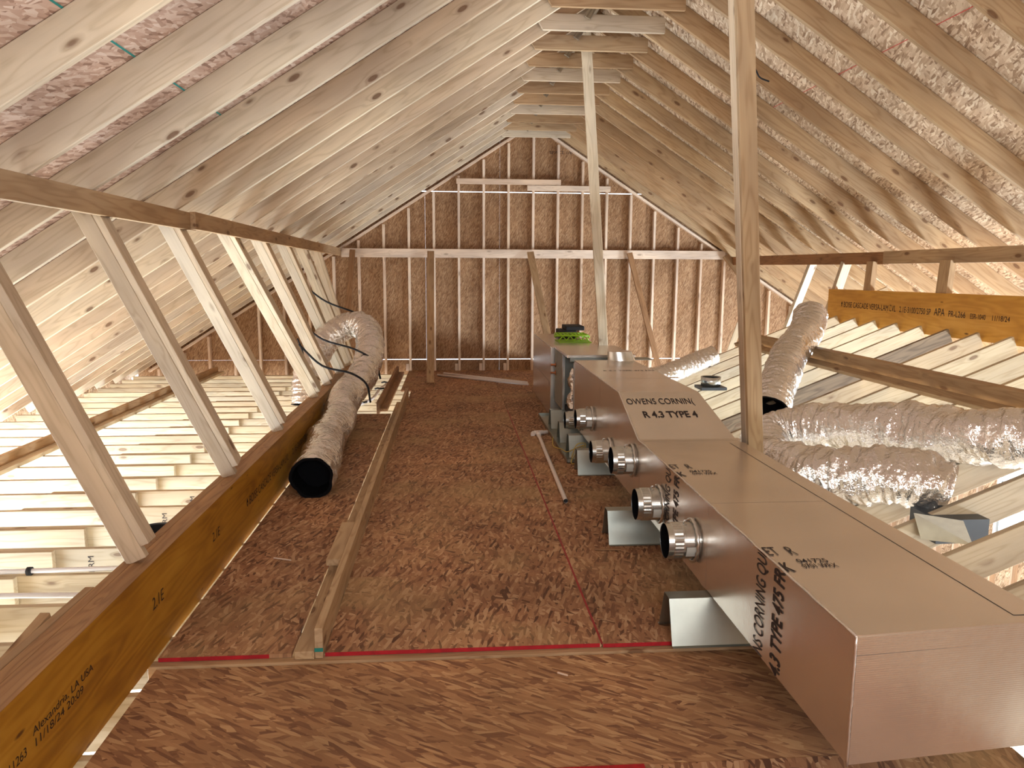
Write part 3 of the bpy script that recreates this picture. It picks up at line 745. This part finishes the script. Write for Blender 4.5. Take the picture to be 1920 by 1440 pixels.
bm = bmesh.new(); bm_box(bm, 1.40, 1.62, 9.75, 10.15, .80, .90); bm_box(bm, 1.48, 1.72, 9.75, 10.15, .90, .955); bmesh.ops.bevel(bm, geom=list(bm.edges), offset=.008, segments=1, affect='EDGES')
o = from_bm('tool_case', bm, 'black'); setp(o, 'small black case behind the lime rack on the return box', 'case')
bt = setp(empty('sheet_metal_boot', (1.6, 7.2, .82)), 'shiny cut sheet metal boot resting on the duct beside the lid', 'metal boot')
bm = bmesh.new(); seg = 28
a = []; c = []
for k in range(seg+1):
    an = pi+pi*k/seg; a.append(bm.verts.new((1.62+.135*cos(an), 7.14+.10*sin(an), .822))); c.append(bm.verts.new((1.60+.115*cos(an), 7.14+.085*sin(an), .905)))
for k in range(seg): f = bm.faces.new((a[k], a[k+1], c[k+1], c[k])); f.smooth = True
from_bm('side_wall', bm, 'galv', bt)
bm = bmesh.new(); bmesh.ops.create_circle(bm, cap_ends=True, segments=32, radius=.115); bmesh.ops.translate(bm, verts=bm.verts, vec=(1.60, 7.16, .906)); from_bm('top_plate', bm, 'foil', bt)

# ---------------------------------------------------------------- flex ducts
def flexduct(label, pts, r, seedv, crumple=.06, rib=.022, seg=56, mouth0=True, mouth1=True, n=34, ribp=130.0, squash=None, fold=.0):
    rn = random.Random(seedv)
    P = catmull(pts, n)
    ph = [rn.uniform(0, 6.28) for _ in range(12)]
    table = {}
    from mathutils import noise as NZ
    def rf(s, a, k):
        ca, sa = cos(a), sin(a)
        w = 1+rib*sin(s*ribp+1.2*sin(a*2+ph[0])+ph[1])
        w += crumple*(.5*sin(a*3+s*9+ph[2])+.3*sin(a*2+s*5+ph[4]))
        w += crumple*1.3*NZ.noise((ca*1.3+seedv, sa*1.3, s*16))            # wrinkles that run round the duct
        w += crumple*.9*NZ.noise((ca*2.4, sa*2.4+seedv, s*38))
        w += crumple*.35*NZ.noise((ca*7, sa*7, s*60+seedv))
        if fold: w -= fold*max(0, NZ.noise((ca*.8, sa*.8+seedv, s*9)))**1.5*3
        return w
    e = setp(empty('flex_duct', tuple(P[0])), label, 'flexible duct')
    bm = bmesh.new(); rings = tube(bm, P, r, seg, caps=False, rf=rf)
    ends = []
    for flag, q, d in ((mouth0, rings[0], (P[0]-P[1]).normalized()), (mouth1, rings[-1], (P[-1]-P[-2]).normalized())):
        c = sum((v.co for v in q), Vector())/len(q)
        ends.append((c.copy(), d, [v.co.copy() for v in q], flag))
    from_bm('foil_jacket', bm, 'flex', e)
    for c, d, q, flag in ends:
        bm = bmesh.new(); m = len(q)
        a = [bm.verts.new(v) for v in q]; b_ = [bm.verts.new(c+(v-c)*.86-d*.004) for v in q]; cc = [bm.verts.new(c+(v-c)*.80-d*.22) for v in q]
        for k in range(m):
            bm.faces.new((a[k], a[(k+1) % m], b_[(k+1) % m], b_[k])); bm.faces.new((b_[k], b_[(k+1) % m], cc[(k+1) % m], cc[k]))
        bm.faces.new(cc)
        from_bm('inner_liner', bm, 'liner_shade', e)
    return e
D1 = flexduct('silver flexible duct lying along the left beam, its black mouth facing the camera', [(-1.02, 5.52, .155), (-1.05, 6.1, .16), (-1.12, 6.8, .165), (-1.10, 7.4, .20), (-1.10, 7.85, .34), (-.97, 8.35, .52), (-.92, 8.8, .78), (-1.0, 9.1, .98), (-1.22, 9.25, 1.0), (-1.50, 9.1, .80), (-1.63, 8.85, .52), (-1.66, 8.75, .25), (-1.66, 8.72, .14)], .160, 11, .075, .012, fold=.05)
bm = bmesh.new()
for (p, q, r_) in (((-1.62, 8.05, .98), (-.86, 8.05, .60), (-.86, 8.10, .32)), ((-1.66, 8.75, 1.02), (-.80, 8.6, .82), (-.80, 8.7, .50))):
    pass
for k, path in enumerate(([(-1.52, 7.75, .92), (-1.30, 7.78, .70), (-1.02, 7.80, .62), (-.87, 7.84, .50), (-.84, 7.90, .30)], [(-1.62, 8.55, 1.06), (-1.40, 8.5, .90), (-1.05, 8.42, .80), (-.84, 8.44, .66), (-.79, 8.52, .46)], [(-1.74, 9.45, 1.45), (-1.50, 9.4, 1.28), (-1.16, 9.3, 1.16), (-.98, 9.2, 1.10)])):
    bm = bmesh.new(); P = catmull(path, 5); tube(bm, P, .011, 6)
    x, y, z = path[0]; tube(bm, catmull([(x, y, z), (x-.03, y, z-.10), (x+.0, y, z-.20), (x+.04, y, z-.10), (x-.01, y, z+.06)], 5), .008, 6)
    o = from_bm('hanger_strap', bm, 'black'); setp(o, ['black strap holding up the left flex duct, lowest one', 'black strap holding up the left flex duct, middle one', 'black strap tied at the top bend of the left flex duct'][k], 'strap')
flexduct('silver flexible duct hanging over the right strongback, open end at the post', [(2.80, 6.42, .46), (2.93, 6.60, .62), (3.10, 6.85, .78), (3.28, 7.1, .91), (3.44, 7.25, 1.01), (3.58, 7.40, 1.12), (3.66, 7.54, 1.24)], .165, 21, .05, .014)
flexduct('large crumpled silver flexible duct coiled over the right joists in a U-turn', [(3.9, 3.45, 1.22), (3.35, 3.75, .83), (3.08, 4.1, .72), (2.88, 4.55, .67), (2.66, 4.95, .60), (2.46, 5.20, .54), (2.26, 5.20, .46), (2.15, 4.92, .40), (2.20, 4.60, .40), (2.32, 4.34, .44), (2.48, 4.14, .49), (2.62, 4.0, .50), (2.76, 3.92, .46)], .17, 33, .085, .012, fold=.10, n=40)
flexduct('silver flexible duct lying behind the raised duct section on the right', [(2.08, 8.5, .40), (2.40, 8.6, .45), (2.75, 8.7, .56), (3.1, 8.75, .68)], .12, 45, .05, .02)

# boot under the end of the big flex duct
bb = setp(empty('register_boot', (2.7, 3.8, .3)), 'grey sheet metal boot below the end of the coiled flex duct', 'metal boot')
bm = bmesh.new(); bm_box(bm, 2.55, 2.84, 3.68, 3.92, .24, .37); from_bm('box', bm, 'boot', bb)
bm = bmesh.new(); q = [bm.verts.new(v) for v in ((2.44, 3.72, .40), (2.62, 3.58, .40), (2.70, 3.60, .26), (2.48, 3.70, .26))]; bm.faces.new(q); from_bm('bent_flap', bm, 'galv', bb)
# collar boots standing on joists
def bootcollar(x, y, z, r, label, dark='galv'):
    e = setp(empty('register_boot', (x, y, z)), label, 'metal boot')
    bm = bmesh.new(); bmesh.ops.create_cone(bm, cap_ends=False, segments=32, radius1=r, radius2=r*1.04, depth=.10)
    bmesh.ops.translate(bm, verts=bm.verts, vec=(x, y, z+.05)); from_bm('collar', bm, dark, e, True).modifiers.new('t', 'SOLIDIFY').thickness = .003
    bm = bmesh.new(); bmesh.ops.create_cone(bm, cap_ends=False, segments=32, radius1=r*.96, radius2=r*.96, depth=.09); bmesh.ops.translate(bm, verts=bm.verts, vec=(x, y, z+.047)); from_bm('dark_lining', bm, 'black', e, True)
    bm = bmesh.new(); bm_box(bm, x-r*1.35, x+r*1.35, y-r*1.2, y+r*1.2, z-.03, z); from_bm('base_box', bm, 'boot', e)
bootcollar(2.72, 7.75, .47, .10, 'round metal boot collar on the sloping joists left of the near post')
bootcollar(-1.80, 4.62, .0, .10, 'round boot collar peeking over the left beam beside the first strut', 'boot')

# green bag
bm = bmesh.new(); bmesh.ops.create_uvsphere(bm, u_segments=28, v_segments=14, radius=1); 
rr = random.Random(5)
for v in bm.verts:
    v.co = Vector((v.co.x*.42, v.co.y*.28, v.co.z*.085*(1+rr.uniform(-.1, .1)))); v.co.z = max(v.co.z, -.03)
bmesh.ops.rotate(bm, verts=bm.verts, matrix=Matrix.Rotation(-math.atan(.4)*.5, 3, 'Y')); bmesh.ops.translate(bm, verts=bm.verts, vec=(3.50, 9.55, .50+.02))
o = from_bm('green_bag', bm, 'green', None, True); setp(o, 'flat dark green bag lying at the far side of the right joists', 'bag')

# ---------------------------------------------------------------- pipes, string, tubes
pv = setp(empty('drain_pipe', (.85, 6, .02)), 'white PVC drain pipe with elbow lying on the deck beside the pan', 'pipe')
bm = bmesh.new(); rg = tube(bm, [(.875, 7.50, .021), (.815, 5.26, .021)], .017, 14, caps=False); from_bm('long_pipe', bm, 'pvc', pv)
bm = bmesh.new(); tube(bm, [(.815, 5.262, .021), (.816, 5.30, .021)], .0125, 12); from_bm('dark_bore', bm, 'black', pv)
bm = bmesh.new(); tube(bm, [(.87, 7.58, .024), (.98, 7.60, .03)], .019, 14); tube(bm, [(.875, 7.46, .022), (.875, 7.59, .024)], .023, 14)
tube(bm, [(.84, 7.585, .024), (.93, 7.59, .027)], .024, 14); tube(bm, catmull([(.845, 7.585, .024), (.825, 7.575, .022), (.82, 7.54, .015)], 4), .022, 12); from_bm('tee_fitting', bm, 'pvc', pv)
for i, (p, q, lb) in enumerate((((-.22, 12.03, .020), (1.12, 10.98, .020), 'long white PVC pipe lying across the far deck, the front of two'), ((-.12, 12.22, .020), (1.12, 11.13, .020), 'long white PVC pipe lying across the far deck, the back of two'))):
    bm = bmesh.new(); tube(bm, [p, q], .019, 12); o = from_bm('loose_pipe', bm, 'pvc'); setp(o, lb, 'pipe')
bm = bmesh.new(); rr = random.Random(8); P = [(1.0, 7.1, .05)]
pts = [(.985, 7.25, .05), (.96, 7.0, .02), (1.0, 6.75, .05), (1.03, 6.60, .06), (1.10, 6.5, .12), (1.15, 6.42, .16), (1.08, 6.40, .10), (1.03, 6.38, .015), (1.12, 6.33, .012), (1.2, 6.30, .02), (1.14, 6.27, .012), (1.24, 6.32, .02), (1.17, 6.25, .02)]
tube(bm, catmull(pts, 6), .004, 5); tube(bm, catmull([(1.04, 6.42, .05), (1.08, 6.40, .17), (1.16, 6.40, .17), (1.10, 6.36, .04), (1.22, 6.28, .015), (1.10, 6.30, .012)], 6), .004, 5)
o = from_bm('string', bm, 'yellow'); setp(o, 'tangle of yellow string trailing off the drain pan', 'string')
for i, (pts, lb) in enumerate((([(-3.3, 4.20, .0), (-2.6, 4.21, .004), (-2.2, 4.22, .004), (-1.75, 4.24, .0)], 'translucent white water tube with black clip on the left joists, the upper one'), ([(-3.3, 3.86, .0), (-2.5, 3.90, .0), (-1.9, 3.88, .0), (-1.6, 3.86, .0)], 'translucent white water tube on the left joists, the lower one'))):
    e = setp(empty('water_tube', pts[0]), lb, 'tube'); bm = bmesh.new(); tube(bm, catmull(pts, 8), .014, 10); from_bm('tube', bm, 'pex', e)
    if i == 0:
        bm = bmesh.new(); x = -2.33; tube(bm, [(x-.012, 4.215, .004), (x+.012, 4.215, .004)], .024, 10); from_bm('clip', bm, 'black', e)
e = setp(empty('water_tube', (-1.1, 9.8, 0)), 'short looped water tube with black clips between the far joists', 'tube')
bm = bmesh.new(); tube(bm, catmull([(-1.35, 9.3, .0), (-1.15, 9.4, .01), (-1.02, 9.9, .01), (-1.0, 10.6, .01), (-.94, 11.2, .01)], 8), .02, 8); from_bm('tube', bm, 'pex', e)
bm = bmesh.new()
for x, y in ((-1.12, 9.5), (-1.0, 10.6), (-.96, 11.2)): tube(bm, [(x-.06, y, .025), (x-.02, y-.03, .04), (x+.02, y, .025), (x+.07, y-.02, .035)], .012, 6)
from_bm('clip', bm, 'black', e)

# black marker squiggle cord on the right rafters
bm = bmesh.new(); tube(bm, catmull([(2.30, 6.38, 3.44), (2.36, 6.38, 3.39), (2.44, 6.38, 3.36), (2.50, 6.38, 3.30), (2.54, 6.38, 3.24), (2.62, 6.38, 3.21)], 6), .007, 6)
o = from_bm('black_cord', bm, 'black'); setp(o, 'short black cord stapled along a right rafter beside the near post', 'cord')

# wood scraps on the deck
for i, (x, y, L, a, lb) in enumerate(((.93, 4.33, .16, -.1, 'dark splinter of wood on the deck in front of the second saddle'), (.46, 2.98, .05, -.6, 'small pale wood chip on the near deck sheet'), (-.98, 4.30, .12, -.4, 'thin pale splinter on the left deck sheet'))):
    z = .006 if y > 3.2 else -.024
    d = Vector((cos(a), sin(a), 0)); o = board('wood_splinter', Vector((x, y, z))-d*L/2, Vector((x, y, z))+d*L/2, .022 if i == 0 else .008, .008, 'brown' if i == 0 else 'stud', up=(0, 1, 0)); setp(o, lb, 'splinter')

# ---------------------------------------------------------------- storey below
low = setp(panel('floor', [(-5.1, -3), (8.1, -3), (8.1, YW+.1), (-5.1, YW+.1)], .1, 'concrete', (0, 0, -2.95), (1, 0, 0), (0, 1, 0)), 'pale subfloor of the storey below seen between joists', 'floor', kind='structure')
wr = setp(empty('wall_right', (7.7, 6, -2)), 'sunlit stud wall with window openings below the right eave', 'wall', kind='structure')
XR = 7.72
wins = [(2.2, 3.4), (5.2, 6.4), (8.9, 9.9)]
ys = -2.4; k = 0
prev = -3.0
for (a, b_) in wins+[(YW, YW)]:
    panel('wall_sheet', [(prev, -2.95), (a, -2.95), (a, 0.0), (prev, 0.0)], .012, 'osb_right', (XR, 0, 0), (0, 1, 0), (0, 0, 1), wr)
    if a != b_:
        panel('wall_sheet', [(a, -2.95), (b_, -2.95), (b_, -2.2), (a, -2.2)], .012, 'osb_right', (XR, 0, 0), (0, 1, 0), (0, 0, 1), wr)
        panel('wall_sheet', [(a, -.95), (b_, -.95), (b_, 0), (a, 0)], .012, 'osb_right', (XR, 0, 0), (0, 1, 0), (0, 0, 1), wr)
    prev = b_
y = -2.0
while y < YW:
    if any(a < y < b_ for a, b_ in wins):
        board('stud', (XR-.05, y, -2.93), (XR-.05, y, -2.25), .089, .038, 'stud', up=(1, 0, 0), parent=wr); board('stud', (XR-.05, y, -.9), (XR-.05, y, -.05), .089, .038, 'stud', up=(1, 0, 0), parent=wr)
    else: board('stud', (XR-.05, y, -2.93), (XR-.05, y, -.05), .089, .038, 'stud', up=(1, 0, 0), parent=wr)
    y += .4065
board('top_plate', (XR-.05, -2.4, -.03), (XR-.05, YW, -.03), .038, .089, 'stud', parent=wr)
for i, (a, b_) in enumerate(wins):
    e = setp(empty(f'window_{i+1}', (XR, a, -2.2)), f'white framed window in the right lower wall, {["nearest", "middle", "farthest"][i]}', 'window', kind='structure')
    for p, q, w, t in (((XR, a+.03, -2.17), (XR, b_-.03, -2.17), .06, .05), ((XR, a+.03, -.98), (XR, b_-.03, -.98), .06, .05), ((XR, a+.03, -2.2), (XR, a+.03, -.95), .05, .06), ((XR, b_-.03, -2.2), (XR, b_-.03, -.95), .05, .06), ((XR, a, -1.58), (XR, b_, -1.58), .04, .05)):
        board('window_frame', p, q, w, t, 'window', up=(0, 0, 1) if p[2] == q[2] else (1, 0, 0), parent=e)
    panel('pane', [(a+.05, -2.15), (b_-.05, -2.15), (b_-.05, -1.0), (a+.05, -1.0)], .003, 'glass', (XR+.01, 0, 0), (0, 1, 0), (0, 0, 1), e)

deckb = panel('deck_sheet', [(-1.262, -2.7), (2.0, -2.7), (2.0, .597), (-1.262, .597)], TH, 'osb_deck', (0, 0, -.026), (1, 0, 0), (0, 1, 0), deck)
wl = setp(empty('wall_left', (-5.2, 6, -2)), 'low wall of the storey below the left eave', 'wall', kind='structure')
panel('wall_sheet', [(-3, -2.95), (YW+.1, -2.95), (YW+.1, .1), (-3, .1)], .012, 'osb_right', (-5.2, 0, 0), (0, 1, 0), (0, 0, 1), wl)
wb = setp(empty('wall_back', (1, -3, -2)), 'wall of the storey below behind the camera', 'wall', kind='structure')
panel('wall_sheet', [(-5.2, -2.95), (8.1, -2.95), (8.1, .1), (RX, 4.6), (-5.2, .1)], .012, 'osb_wall', (0, -2.85, 0), (1, 0, 0), (0, 0, 1), wb)
